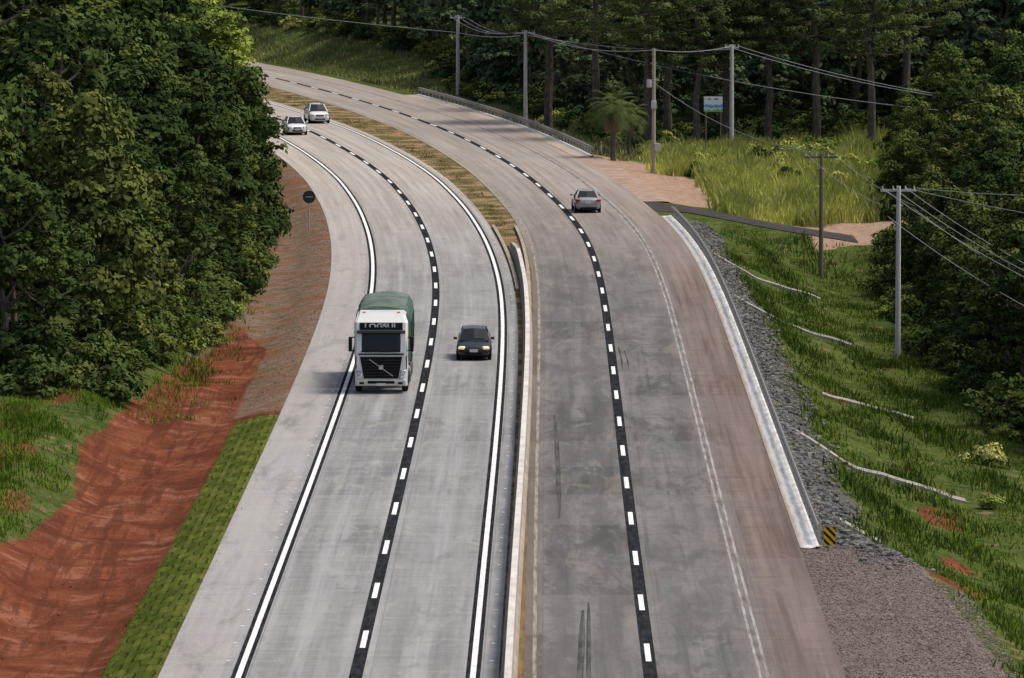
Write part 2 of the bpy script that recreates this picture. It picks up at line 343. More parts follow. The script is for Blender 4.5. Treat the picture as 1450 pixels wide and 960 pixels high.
fs=worn('far_shoulder',(.42,.35,.285),(.30,.24,.19))
sweep('paved_shoulder',EX,462,566,2,[(6.07,-.1),(6.07,.004),(7.05,.002),(7.06,-.1)],fs)
sweep('drainage_kerb',EX,462,566,2,[(7.07,-.1),(7.07,.006),(7.35,.08),(7.46,.08),(7.46,-.4)],ws2)
apm=Mt('dusty_apron',.9,.0); q=apm.pos(); apm.col(apm.mix(apm.mr(apm.noise(q,.8,5,.65),.35,.65),(.25,.17,.12),(.36,.28,.225)))
sweep('dirt_shoulder',EX,408,464,2,[(6.04,-.1),(6.04,-.006),(7.6,-.01),(8.2,-.06)],apm.m)
# side road
asph=Mt('asphalt',.9,.0); q=asph.pos(); asph.col(asph.mix(asph.mr(asph.noise(q,1.5,5,.7),.3,.7),(.036,.036,.039),(.075,.07,.066)))
V=[];F=[];xx=np.linspace(8.4,23,30)
for i,x_ in enumerate(xx):
    dc=np.interp(x_,SRX,SRD); zz=np.interp(x_,SRX,SRZ); w_=3.3+3.5*max(0,(12.5-x_)/4)**1.5*.8
    for t in (-1,-.33,.33,1):
        y_=dc+t*w_; xl=max(x_,float(ev(EX,y_))+6.1/float(tang(EX,y_)[1])) if i<8 else x_
        V.append((xl,y_,zz+.02-.01*abs(t)))
addobj('side_road',npmesh('side_road',V,gridf(30,4),[asph.m],smoothf=True))
# drainage chutes
cc=simple('chute_concrete',(.36,.335,.295),.9,.35,2.0,.1)
for Dd,xa,xb in ((257,0.4,8.3),(292,3.6,8.2),(328,.4,7.0),(361,.4,7.2),(226,1.2,3)):
    V=[];x0=float(ev(EX,Dd))+7.0
    for i,x_ in enumerate(np.linspace(x0+xa,x0+xb,16)):
        yy=Dd-(x_-x0)*(.0 if Dd!=328 else .15); z=hz(x_,yy)
        for dy,dz in ((-.42,-.1),(-.42,.12),(-.32,.12),(-.2,-.03),(.2,-.03),(.32,.12),(.42,.12),(.42,-.1)): V.append((x_,yy+dy*1.4,z+dz))
    addobj('drainage_chute',npmesh('drainage_chute',V,gridf(16,8),[cc]))
# turf strip
tf=Mt('turf_mat',.95,.0); q=tf.uv()
wv=tf.n('ShaderNodeTexNoise'); tf.t.links.new(q,wv.inputs['Vector']); wv.inputs['Scale'].default_value=1.3
va=tf.n('ShaderNodeVectorMath'); va.operation='MULTIPLY_ADD'; tf.t.links.new(wv.outputs[1],va.inputs[0]); va.inputs[1].default_value=(.25,.4,0); tf.t.links.new(q,va.inputs[2])
bk=tf.n('ShaderNodeTexBrick'); tf.t.links.new(va.outputs[0],bk.inputs['Vector']); bk.inputs['Scale'].default_value=1; bk.inputs['Brick Width'].default_value=.62; bk.inputs['Row Height'].default_value=1.4; bk.inputs['Mortar Size'].default_value=.06; bk.inputs['Mortar Smooth'].default_value=.6
bk.inputs['Color1'].default_value=(.075,.105,.018,1); bk.inputs['Color2'].default_value=(.15,.175,.035,1); bk.inputs['Mortar'].default_value=(.035,.035,.014,1)
nn=tf.noise(tf.pos(),5,5,.75); c=tf.mix(tf.mr(nn,.35,.7,.5,0),bk.outputs[0],(.035,.05,.01)); c=tf.mix(tf.mr(tf.noise(tf.pos(),.6,5,.6),.5,.7,0,.5),c,(.18,.165,.05)); tf.col(c); tf.bump(nn,1,.15)
def tb(X,Y): return np.maximum(h(X,Y),-.6)+.05
sweep('turf_strip',BX,60,261,1,[(-8.15-.0,-.15)]+[(-8.1+i*.15,.02*math.sin(i*2.1)) for i in range(13)]+[(-6.18,-.05)],tf.m,base=tb)
# ---------------------------------------------------------------- foliage
def leafmat(name,c1,c2,trans=.0,c3=None):
    m=Mt(name); t=m.t; t.nodes.remove(m.b)
    tone=m.attr('tone','Fac'); oi=m.n('ShaderNodeObjectInfo').outputs['Random']
    c=m.mix(oi,c1,c2)
    if c3: c=m.mix(m.mr(m.math('FRACT',m.math('MULTIPLY',oi,7.31)),.6,1.0),c,c3)
    c=m.mix(1.0,c,m.mix(tone,(.4,.46,.5),(1.85,1.65,1.25)),'MULTIPLY')
    df=m.n('ShaderNodeBsdfDiffuse'); t.links.new(c,df.inputs[0])
    if trans>0:
        tr=m.n('ShaderNodeBsdfTranslucent'); mx=m.n('ShaderNodeMixShader'); mx.inputs[0].default_value=trans
        t.links.new(m.mix(1.0,c,(1.2,1.25,.5),'MULTIPLY'),tr.inputs[0]); t.links.new(df.outputs[0],mx.inputs[1]); t.links.new(tr.outputs[0],mx.inputs[2]); t.links.new(mx.outputs[0],m.out.inputs[0])
    else: t.links.new(df.outputs[0],m.out.inputs[0])
    return m.m
LM=leafmat('leaf_dark',(.025,.046,.019),(.068,.105,.032),0,(.095,.115,.038)); LB=leafmat('leaf_bright',(.13,.20,.04),(.19,.25,.06)); LF=leafmat('leaf_far',(.05,.09,.055),(.095,.14,.078),0,(.115,.15,.08))  # far leaves: distance haze put into the colour, bluer and lighter
LAr=leafmat('leaf_araucaria',(.055,.082,.035),(.09,.115,.045)); LP=leafmat('leaf_palm',(.09,.13,.06),(.11,.15,.065),.2); LD=leafmat('leaf_dead',(.22,.185,.135),(.26,.21,.16))
GR=leafmat('grass_blade',(.08,.13,.025),(.08,.13,.025)); GY=leafmat('grass_tall',(.31,.34,.13),(.31,.34,.13),.25)
bark=Mt('bark',.95,.0); q=bark.obj(); bark.col(bark.mix(bark.mr(bark.noise(bark.scale(q,3,3,1),2.5,5,.7),.35,.65),(.075,.06,.05),(.19,.16,.135)))
bark=bark.m
def unit(n):
    v=R.normal(size=(n,3)); return v/np.linalg.norm(v,axis=1)[:,None]
def leaves(C,r,n,size,asp=.6,up=.35,sq=.7):
    k=len(C); n_=np.maximum(8,(n*(r/np.mean(r))**1.6)).astype(int); idx=np.repeat(np.arange(k),n_); N=len(idx)
    dr=unit(N); dr[:,2]=np.where(dr[:,2]<-.3,-dr[:,2]*.8,dr[:,2]); rr=r[idx]*(.5+.6*R.rand(N)**.5); p=C[idx]+dr*rr[:,None]*np.array([1,1,sq])
    nr=dr*.9+unit(N)*.6+np.array([0,0,up]); nr/=np.linalg.norm(nr,axis=1)[:,None]
    t=np.cross(nr,unit(N)); t/=np.linalg.norm(t,axis=1)[:,None]+1e-9; b=np.cross(nr,t)
    s=size*(.6+.8*R.rand(N))[:,None]
    V=np.stack([p-t*s,p+b*s*asp,p+t*s,p-b*s*asp],1).reshape(-1,3)
    ct=R.rand(k)*.65
    tone=np.repeat(np.clip(ct[idx]+R.rand(N)*.35,0,1),4)
    return V,tone
def tube(pts,rad,n=6):
    V=[];F=[]
    for i,(p_,r_) in enumerate(zip(pts,rad)):
        p_=np.array(p_); d_=np.array(pts[min(i+1,len(pts)-1)])-np.array(pts[max(i-1,0)]); d_=d_/(np.linalg.norm(d_)+1e-9)
        a=np.cross(d_,[.3,1,.1]); a/=np.linalg.norm(a); b=np.cross(d_,a)
        for j in range(n):
            an=2*math.pi*j/n; V.append(p_+(a*math.cos(an)+b*math.sin(an))*r_)
        if i:
            for j in range(n): F.append(((i-1)*n+j,(i-1)*n+(j+1)%n,i*n+(j+1)%n,i*n+j))
    return np.array(V),np.array(F)
def assemble(name,LV,tone,tubes,lmat,extra=None):
    V=[LV]; F=[np.arange(len(LV)).reshape(-1,4)]; T=[tone]; MI=[np.zeros(len(LV)//4)]; off=len(LV)
    for tv,tf_ in tubes:
        V.append(tv); F.append(tf_+off); T.append(np.full(len(tv),.5)); MI.append(np.ones(len(tf_))); off+=len(tv)
    return npmesh(name,np.concatenate(V),np.concatenate(F),[lmat,bark],np.concatenate(MI),attrs={'tone':np.concatenate(T)})
def broadleaf(name,Hh,Rr,ncl,nl,lm,low=.18,cone=False,size=.19,rc=1.0,top=.6):
    C=[];tubes=[]
    tp=[(0,0,-1.5)]; 
    for i in range(1,6): tp.append((R.normal()*.18*i*.5,R.normal()*.18*i*.5,Hh*.8*i/5))
    tubes.append(tube(tp,[.28,.24,.2,.15,.1,.05],7))
    ns_=7; sub=[(R.rand()*6.28,low+.15+(1-low-.15)*R.rand(),.45+.35*R.rand()) for _ in range(ns_)]
    for i in range(ncl):
        if cone or R.rand()<.3:
            u=R.rand(); zc=low+(1-low)*u
            prof_=(math.sin(math.pi*min(1,(zc-low)/(1-low)*.82+.18))**top) if not cone else (1-(zc-low)/(1-low))*.9+.12
            a=R.rand()*2*math.pi
            rr=Rr*prof_*(.45+.45*R.rand()**.4); c=(rr*math.cos(a),rr*math.sin(a),Hh*zc-.4)
        else:
            a,zc,f=sub[R.randint(ns_)]; pr_=math.sin(math.pi*min(1,(zc-low)/(1-low)*.8+.2))**.5
            cc_=np.array([Rr*.58*pr_*math.cos(a),Rr*.58*pr_*math.sin(a),Hh*zc-.8]); dv=unit(1)[0]; dv[2]=abs(dv[2])*.9-.15
            c=cc_+dv*Rr*f*.75*(.75+.3*R.rand())
        C.append(c)
    C=np.array(C); r=rc*(.4+.7*R.rand(ncl)**1.5)*(Rr/3.8)
    for i in range(0,ncl,max(1,ncl//14)):
        c=C[i]; z0=max(Hh*.12,c[2]-.45*math.hypot(c[0],c[1])-.5); k=min(z0,Hh*.75)/(Hh*.8)*5; b0=np.array(tp[int(k)])*(1-k%1)+np.array(tp[min(5,int(k)+1)])*(k%1)
        mid=(b0+c)/2+np.array([0,0,-.2]); tubes.append(tube([b0,mid,c],[.1,.06,.02],5))
    V,t=leaves(C,r,nl,size); return assemble(name,V,t,tubes,lm)
BL=[broadleaf('tree_a',13,3.9,130,75,LM,size=.2),broadleaf('tree_b',11,3.4,150,55,LM,size=.155,rc=.8),broadleaf('tree_c',15,3.6,130,72,LM,.25,rc=1.1,size=.2),broadleaf('tree_d',12,4.2,120,80,LM,.15,rc=1.2,size=.2),broadleaf('tree_e',9.5,2.3,100,65,LM,.1,True,.14,rc=.9),broadleaf('tree_k',16,3.2,130,65,LM,.3,size=.165)]
BQ=[broadleaf('tree_l',14,4,80,32,LM,.3,size=.31,rc=1.2),broadleaf('tree_m',16,4,80,32,LM,.35,size=.31,rc=1.2)]
BR=[broadleaf('tree_f',13,3.6,120,70,LB),broadleaf('tree_g',9,3,90,70,LB)]
BF=[broadleaf('tree_h',14,4,80,44,LF,.12,size=.31,rc=1.15),broadleaf('tree_i',12,3.6,80,44,LF,.1,size=.28),broadleaf('tree_j',17,3.8,90,44,LF,.3,size=.3)]
def bush(name,Rr,Hh,ncl,nl,lm,size=.13):
    a=R.rand(ncl)*6.28; rr=Rr*R.rand(ncl)**.6; z=Hh*(.2+.7*R.rand(ncl))*(1-.5*(rr/Rr)**2)
    C=np.stack([rr*np.cos(a),rr*np.sin(a),z],-1); V,t=leaves(C,(.35+.4*R.rand(ncl))*Rr/1.5,nl,size)
    tb_=[tube([(0,0,-.3),C[i]*.5,C[i]],[.05,.035,.01],4) for i in range(0,ncl,4)]
    return assemble(name,V,t,tb_,lm)
BU=[bush('bush_a',1.6,2.0,26,60,LM,.15),bush('bush_b',2.0,3.0,32,60,LM,.15),bush('bush_c',1.3,1.6,22,60,LB)]
LY=leafmat('leaf_yellowgreen',(.20,.24,.08),(.28,.30,.12)); BU.append(bush('bush_d',1.2,1.5,24,60,LY,.12))
def araucaria(name,Hh):
    tubes=[tube([(0,0,-1)]+[(R.normal()*.04*i,R.normal()*.04*i,Hh*i/6) for i in range(1,7)],[.38,.34,.31,.28,.25,.2,.1],9)]; C=[];r=[]
    for wv in range(6):
        z0=Hh*(.58+.075*wv); L=4.6-.45*wv; nb=8
        for j in range(nb):
            a=6.28*j/nb+wv*.5+R.normal()*.12; ll=L*(.8+.3*R.rand()); dx,dy=math.cos(a),math.sin(a)
            pts=[(0,0,z0),(dx*ll*.4,dy*ll*.4,z0-.15),(dx*ll*.75,dy*ll*.75,z0+.05),(dx*ll,dy*ll,z0+.7)]
            tubes.append(tube(pts,[.08,.06,.05,.03],5))
            for t in (.5,.62,.74,.86,1.0,1.0):
                k=t; C.append((dx*ll*k+R.normal()*.25,dy*ll*k+R.normal()*.25,z0+(.6*max(0,k-.6)/.4)+R.normal()*.12)); r.append(.3+.25*k*R.rand()+.12*k)
    V,t=leaves(np.array(C),np.array(r),42,.17,.28,.6,.7); return assemble(name,V,t,tubes,LAr)
AR=[araucaria('araucaria_mesh_a',15.5),araucaria('araucaria_mesh_b',14)]
def palm(name,Hh,nf,L,dead=True):
    V=[];T=[];MI=[]
    for f in range(nf):
        isd=dead and f>nf*.68
        a=6.28*f*.382+R.normal()*.15; el=1.35-1.5*f/(nf*.68) if not isd else -.75-.5*R.rand(); p_=np.array([0,0,Hh]); dirv=np.array([math.cos(a)*math.cos(el),math.sin(a)*math.cos(el),math.sin(el)])
        LL=L*(1 if not isd else .75)
        for s_ in range(16):
            q_=p_+dirv*LL/16; side=np.cross(dirv,[0,0,1]); side/=np.linalg.norm(side)+1e-9; ll=LL*.27*math.sin(math.pi*(s_+1.2)/17.5)**.7
            for sg in (-1,1):
                tip=q_+side*sg*ll+dirv*ll*.6+np.array([0,0,-.45*ll]); mid=p_+(tip-p_)*.5
                V+=[p_,p_+(q_-p_)*.55,tip,mid+np.array([0,0,.03])]; T+= [.3+.4*R.rand()]*4; MI.append(2 if isd else 0)
            p_=q_; dirv=dirv+np.array([0,0,-.12]); dirv/=np.linalg.norm(dirv)
    V=np.array(V); tv,tf_=tube([(0,0,-.6),(.05,0,Hh*.5),(0,0,Hh)],[.24,.2,.17],8)
    F=np.concatenate([np.arange(len(V)).reshape(-1,4),tf_+len(V)]); 
    return npmesh(name,np.concatenate([V,tv]),F,[LP,bark,LD],np.concatenate([MI,np.ones(len(tf_))]),attrs={'tone':np.concatenate([T,np.full(len(tv),.5)])})
PM=palm('palm_mesh',4.2,46,2.5); PS=palm('palm_small_mesh',.6,20,1.6,False)
def place(kind,me,x,y,sc=1,par=None,dz=0,nonu=.12):
    s=sc*(1+R.uniform(-nonu,nonu)); return addobj(kind,me,(x,y,hz(x,y)+dz),(0,0,R.rand()*6.28),(s,s,sc*(1+R.uniform(-nonu,nonu))),par)
# left forest
LEd=np.array([255,262,275,300,336,383,420,460,507,560,640,760]); 
def ledge(D):
    return np.interp(D,LEd,[-25.5,-20.0,-17.8,-15.6,-14.8,-15.5,-17.0,-21.5,-27.5,-38,-57,-95])
fl=empty('forest_left')
D=264.0
while D<620:
    edge=float(ledge(D)); x=edge-R.uniform(2.2,4.0); lim=-(.0875*D+5); row=0
    while x>lim:
        y=D+R.uniform(-2.2,2.2)
        if row==0: me=BL[R.choice([0,1,3,4,1])]; sc=R.uniform(.6,.92)
        elif row==1: me=BL[R.randint(0,6)]; sc=R.uniform(.75,1.1)
        elif row==2: me=BL[R.choice([0,1,2,3,5])]; sc=R.uniform(.9,1.35)
        else: me=(BQ+BL)[R.choice([0,1,0,1,0,1,2])]; sc=R.uniform(.9,1.3)
        if D>430 and R.rand()<.3: me=BR[0]; sc=R.uniform(.9,1.2)
        elif R.rand()<.05: me=BR[R.randint(0,2)]; sc*=.85
        place('tree',me,x,y,sc,fl,-.3)
        x-=R.uniform(4.2,6.2)*(1 if row<2 else 1.15); row+=1
    D+=R.uniform(5,6.6)
for D in np.arange(262,520,2.2):
    e=float(ledge(D)); 
    for k in range(2): place('shrub',BU[R.choice([0,1,0,1,0,2])],e-R.uniform(.6,3.5),D+R.uniform(-1,1),R.uniform(.5,1.0),fl,-.2)
for x in np.arange(-30,-18,1.7): place('shrub',BU[R.choice([0,1])],x,264+R.uniform(-2,2),R.uniform(.6,1),fl,-.2)
# right forest
fr=empty('forest_right')
def redge(D): return np.interp(D,[270,290,330,380,420,470,520],[26.5,24.3,23.0,24.0,26.0,29.0,36])
D=276.0
while D<500:
    x=float(redge(D))+R.uniform(2.2,3.6); row=0
    while x<.0875*D+8:
        me=BL[R.choice([0,1,3,4,2])]; sc=R.uniform(.40,.6) if row==0 else R.uniform(.52,.72)
        if D<350: sc*=1.2
        if abs(D-(np.interp(x,SRX,SRD)+4))>6 or x>34: place('tree',me,x,D+R.uniform(-1.5,1.5),sc,fr,-.3)
        x+=R.uniform(3.4,4.8); row+=1
    D+=R.uniform(4.2,5.6)
for D in np.arange(268,495,2.2):
    x=float(redge(D))+R.uniform(.3,2.5)
    if abs(D-398)>9: place('shrub',BU[R.choice([0,1,2,0])],x,D,R.uniform(.5,1),fr,-.2)
# far forest
ff=empty('forest_background')
def fmin(D): return float(np.interp(D,[495,530,550,580,610,650,700,780],[15,14.5,15.5,16,20,20,20,21]))
D=503.0
while D<800:
    e=float(ev(EX,D)); x=e+fmin(D)+R.uniform(0,2); lim=.0875*D+6
    while x<lim:
        me=BF[R.choice([0,1,2,2])]; sc=R.uniform(.7,1.2)*(1 if D>530 else .75)
        if x>24: sc=R.uniform(.9,1.3)
        place('tree',me,x,D+R.uniform(-2.5,2.5),sc,ff,-.3); x+=R.uniform(4.6,7.0)
    D+=R.uniform(6,8.5) if D<660 else R.uniform(8,11)
for D in np.arange(490,700,2.8):
    e=float(ev(EX,D))+fmin(D)
    for k in range(2): place('shrub',BU[R.choice([0,1,0,3])],e+R.uniform(-2.2,2),D,R.uniform(.6,1.1),ff,-.2)
for k in range(60): 
    x=R.uniform(8,32); place('shrub',BU[R.choice([0,1,0,3])],x,R.uniform(492,500),R.uniform(.6,1.1),ff,-.2)
for i,(x,y,s) in enumerate([(11.4,489,1.0),(15.4,487,.92),(17.9,490,.95),(29.4,478,1.0),(25.4,488,1.02),(21.4,489,1.0),(7.2,503,1.0),(13.3,498,1.05),(33,490,1.1),(3.2,516,1.1)]):
    place('araucaria_tree',AR[i%2],x,y,s,None,-.2,.04)
place('palm_tree',PM,8.0,462.5,1.0,None,0,.02); place('palm_tree',PM,9.4,471,.8,None,0,.02)
for x,y in ((12.2,480),(18.4,483),(19.4,479),(14,476),(11,476)): place('dwarf_palm',PS,x,y,1.0)
for x,y,s,k in ((22.1,272,.8,3),(24.2,285,.6,2),(22.0,470,1.1,3),(24.5,462,1.2,3),(19.5,474,.9,3),(15,462,.7,3),(22.6,352,.5,2),(21,255,.4,2),(17,466,.8,2),(26.5,452,1.1,3),(23,448,.7,3),(20.5,455,.8,3),(27.3,440,1,2),(18,450,.6,3),(14.2,452,.6,0),(25,475,1.2,2),(13,470,.8,2),(21,442,.7,0),(24.5,436,.8,3),(16.5,436,.5,0),(19,428,.5,2),(22.5,428,.6,3),(15.8,446,.6,3),(19.8,464,.8,0)): place('shrub',BU[k],x,y,s)
# grass tufts
def grass(name,pts,hgt,wd,nb,mat,spread=.25,lo=.35):
    pts=np.array(pts); N=len(pts)*nb; idx=np.repeat(np.arange(len(pts)),nb); px=pts[idx,0]+R.normal(size=N)*spread; py=pts[idx,1]+R.normal(size=N)*spread; pz=h(px,py)-.03
    patch=.5+.5*np.sin(pts[:,0]*.9+1.7*np.sin(pts[:,1]*.13))*np.sin(pts[:,1]*.19+pts[:,0]*.35)
    hs=(.5+.9*patch)*(.7+.6*R.rand(len(pts)))
    a=R.rand(N)*6.28; L=hgt*(.5+.8*R.rand(N))*hs[idx]; b=R.rand(N)*6.28; ln=.6*L*R.rand(N)
    c,s_=np.cos(a)*wd/2,np.sin(a)*wd/2; bx_,by_=np.cos(b)*ln,np.sin(b)*ln
    v0=np.stack([px-c,py-s_,pz],-1); v1=np.stack([px+c,py+s_,pz],-1); v2=np.stack([px+c*.7+bx_*.4,py+s_*.7+by_*.4,pz+L*.6],-1); v3=np.stack([px+bx_,py+by_,pz+L],-1)
    V=np.stack([v0,v1,v2,v3],1).reshape(-1,3); T=np.repeat(np.clip((.1+.75*(1-patch)*(.5+.8*R.rand(len(pts))))[idx]+.3*R.rand(N),0,1),4)
    addobj(name,npmesh(name,V,np.arange(len(V)).reshape(-1,4),[mat],attrs={'tone':T}))
pts=[]
while len(pts)<4000:
    x=R.uniform(11,32); y=R.uniform(403,488)
    if x<14.5 and y<450: continue
    if abs(y-np.interp(x,SRX,SRD))<6: continue
    if abs(y-(np.interp(x,[20,36],[393,412])))<8 and x>19: continue
    pts.append((x,y))
grass('tall_grass',pts,1.0,.12,12,GY,.35)
pts=[]
while len(pts)<7000:
    x=R.uniform(13.5,28); y=R.uniform(180,392); e=float(ev(EX,y))
    if y>214 and x<e+8.8: continue
    if y<=216 and x<16: continue
    if abs(y-np.interp(x,SRX,SRD))<5.5: continue
    if any(-2.2<(y-c_)<1 and x<20.5 for c_ in(257,292,328,361)) and R.rand()<.8: continue
    if math.sin(x*1.3+y*.21)*math.sin(y*.13-x*.5)>.2 and R.rand()<.9: continue
    pts.append((x,y))
grass('grass',pts,.33,.06,9,GR,.3)
pts=[]
while len(pts)<2600:
    y=R.uniform(203,264); xe=np.interp(y,[203,216,230,246,262],[-20.6,-18.3,-17.7,-18.7,-18.0]); x=R.uniform(-26,xe)
    if math.sin(x*1.1+y*.25)*math.sin(y*.17-x*.6)>.25 and R.rand()<.9: continue
    pts.append((x,y))
for k in range(400): pts.append((R.normal(-15.8,.9),R.uniform(262,330)))
grass('grass',pts,.26,.05,9,leafmat('grass_left',(.10,.17,.025),(.10,.17,.025)),.25)
pts=[]
for k in range(800):
    y=R.uniform(372,600); a=float(ev(BX,y))+4.9; b=float(ev(EX,y))-4.4; pts.append((R.uniform(a,b-.25*(b-a)),y))
grass('median_grass',pts,.13,.05,7,leafmat('grass_dry',(.12,.125,.045),(.12,.125,.045)),.2)
pts=[]
for k in range(3000):
    y=R.uniform(566,720); pts.append((float(ev(EX,y))+R.uniform(8.5,24),y))
for k in range(1800):
    y=R.uniform(466,566); pts.append((float(ev(EX,y))+R.uniform(8.8,16),y))
grass('grass',pts,.4,.12,8,leafmat('grass_bank',(.20,.215,.10),(.20,.215,.10)),.4)
pts=[]
for k in range(2500):
    y=R.uniform(170,260.5); pts.append((float(ev(BX,y))+R.uniform(-8.2,-6.2),y))
grass('turf_grass',pts,.08,.03,7,leafmat('turf_blade',(.11,.145,.028),(.11,.145,.028)),.12)
# stones
def stones(name,pts,s0,s1,mat):
    ico=[(0,0,1)]+[(.89*math.cos(6.283*i/5),.89*math.sin(6.283*i/5),.45) for i in range(5)]+[(.89*math.cos(6.283*(i+.5)/5),.89*math.sin(6.283*(i+.5)/5),-.45) for i in range(5)]
    fc=[(0,1+i,1+(i+1)%5) for i in range(5)]+[(1+i,6+i,1+(i+1)%5) for i in range(5)]+[(1+(i+1)%5,6+i,6+(i+1)%5) for i in range(5)]
    ico=np.array(ico); fc=np.array(fc); N=len(pts); pts=np.array(pts); s=(s0+(s1-s0)*R.rand(N)**2)
    V=ico[None]*(1+.35*R.normal(size=(N,11,1))*.6)*s[:,None,None]*np.stack([.8+.5*R.rand(N),.8+.5*R.rand(N),.5+.4*R.rand(N)],-1)[:,None,:]
    a=R.rand(N)*6.28; ca,sa=np.cos(a)[:,None],np.sin(a)[:,None]; x=V[...,0]*ca-V[...,1]*sa; y=V[...,0]*sa+V[...,1]*ca
    V=np.stack([x+pts[:,0:1],y+pts[:,1:2],V[...,2]+(h(pts[:,0],pts[:,1])+s*.2)[:,None]],-1).reshape(-1,3)
    F=(fc[None]+(np.arange(N)*11)[:,None,None]).reshape(-1,3)
    addobj(name,npmesh(name,V,F,[mat],attrs={'tone':np.repeat(R.rand(N),11)}))
rm=Mt('riprap_mat',.95,.0); rm.col(rm.mix(rm.attr('tone','Fac'),(.055,.053,.051),(.185,.178,.166)))
pts=[]
for k in range(6500):
    y=R.uniform(213,391); e=float(ev(EX,y)); pts.append((e+7.0+abs(R.normal())*1.1,y))
for k in range(500): pts.append((12.6+abs(R.normal())*1.2,214+R.normal()*3))
stones('riprap_rocks',pts,.04,.17,rm.m)
gm=Mt('gravel_mat',.95,.0); gm.col(gm.mix(gm.attr('tone','Fac'),(.09,.07,.061),(.28,.23,.21)))
pts=[]
for k in range(14000):
    y=R.uniform(178,214); x0=float(ev(EX,y))+6.1; pts.append((R.uniform(x0,16.2 if y<205 else 14.6),y))
for k in range(1200): y=R.uniform(262,420); pts.append((float(ev(BX,y))-6.2-abs(R.normal())*1.8,y))
stones('gravel',pts,.02,.05,gm.m)
rs=Mt('soil_clod',.95,.0); rs.col(rs.mix(rs.attr('tone','Fac'),(.14,.048,.028),(.3,.12,.07)))
pts=[]
for k in range(2600):
    y=R.uniform(178,290); x=-17.2+R.normal()*.9 if k%2 else R.uniform(-20,-12.3); pts.append((min(x,float(ev(BX,y))-8.2),y))
stones('soil_clods',pts,.012,.05,rs.m)
# ---------------------------------------------------------------- generic part builders
def part(name,V,F,mat,par,smoothf=False):
    me=bpy.data.meshes.new(name); me.from_pydata([tuple(v) for v in V],[],F); me.materials.append(mat)
    bm=bmesh.new(); bm.from_mesh(me); bmesh.ops.recalc_face_normals(bm,faces=bm.faces); bm.to_mesh(me); bm.free()
    for p_ in me.polygons: p_.use_smooth=smoothf
    return addobj(name,me,parent=par)
def box(name,c,s,mat,par,bev=0.0,rot=(0,0,0),taper=(1,1)):
    bm=bmesh.new(); bmesh.ops.create_cube(bm,size=1)
    for v in bm.verts:
        k=v.co.z>0; v.co.x*=s[0]*(taper[0] if k else 1); v.co.y*=s[1]*(taper[1] if k else 1); v.co.z*=s[2]
    if bev: bmesh.ops.bevel(bm,geom=bm.edges[:],offset=bev,segments=3,affect='EDGES',profile=.6)
    me=bpy.data.meshes.new(name); bm.to_mesh(me); bm.free(); me.materials.append(mat)
    if bev:
        for p_ in me.polygons: p_.use_smooth=True
    return addobj(name,me,c,rot,parent=par)
def cyl(name,c,r,dep,mat,par,rot=(0,0,0),seg=20,r2=None,bev=0):
    bm=bmesh.new(); bmesh.ops.create_cone(bm,cap_ends=True,segments=seg,radius1=r,radius2=r if r2 is None else r2,depth=dep)
    if bev: bmesh.ops.bevel(bm,geom=[e for e in bm.edges if len(e.link_faces)==2 and any(len(f.verts)>4 for f in e.link_faces)],offset=bev,segments=2,affect='EDGES')
    me=bpy.data.meshes.new(name); bm.to_mesh(me); bm.free(); me.materials.append(mat)
    return addobj(name,me,c,rot,parent=par)
def paint(name,c,rough=.25,met=0.0,dirt=.35,coat=.6):
    m=Mt(name,rough,.5,Metallic=met); m.b.inputs['Coat Weight'].default_value=coat; m.b.inputs['Coat Roughness'].default_value=.08
    n=m.noise(m.obj(),2.5,4); z=m.sep(m.obj())[2]; cl=m.mix(n,tuple(x*.93 for x in c),c); cl=m.mix(m.mr(z,.7,.2,0,dirt),cl,(.2,.15,.11)); m.col(cl); return m.m
glass=Mt('car_glass',.05,.4); glass.col((.006,.008,.010)); glass=glass.m
tyre=simple('tyre',(.025,.025,.026),.85); rim=simple('alloy_rim',(.4,.4,.41),.35,Metallic=.8); dark=simple('dark_plastic',(.014,.014,.016),.7,spec=.08); plate=simple('number_plate_mat',(.6,.6,.58),.5)
lampm=Mt('headlamp_glass',.08,.9); lampm.col(lampm.mix(lampm.mr(lampm.noise(lampm.obj(),9,2),.4,.6),(.3,.31,.33),(.7,.72,.75))); lampm=lampm.m
lit=Mt('headlamp_lit',.2,.5); lit.col((.5,.45,.35)); lit.b.inputs['Emission Color'].default_value=(1,.75,.4,1); lit.b.inputs['Emission Strength'].default_value=.5; lit=lit.m
redl=simple('tail_lamp',(.35,.012,.01),.2); orange=simple('amber',(.7,.25,.03),.3); chrome=Mt('chrome',.15,.5,Metallic=1.0); chrome.col((.6,.6,.6)); chrome=chrome.m
def loft(name,secs,mat,par,crown=.03,sub=1):
    V=[];n=None
    for (y,hw,zb,zt) in secs:
        H_=zt-zb; hf=[(hw*.82,zb),(hw*.96,zb+.10*H_),(hw,zb+.38*H_),(hw*.99,zb+.62*H_),(hw*.95,zb+.86*H_),(hw*.82,zt-.015),(hw*.45,zt+crown*.7)]
        ring=[(a,y,b) for a,b in hf]+[(0,y,zt+crown)]+[(-a,y,b) for a,b in reversed(hf)]+[(0,y,zb)]
        n=len(ring); V+=ring
    F=[]
    for i in range(len(secs)-1):
        for j in range(n): F.append((i*n+j,i*n+(j+1)%n,(i+1)*n+(j+1)%n,(i+1)*n+j))
    F.append(tuple(range(n))); F.append(tuple((len(secs)-1)*n+j for j in range(n)))
    o=part(name,V,F,mat,par,True)
    if sub: md=o.modifiers.new('s','SUBSURF'); md.levels=sub; md.render_levels=sub
    return o
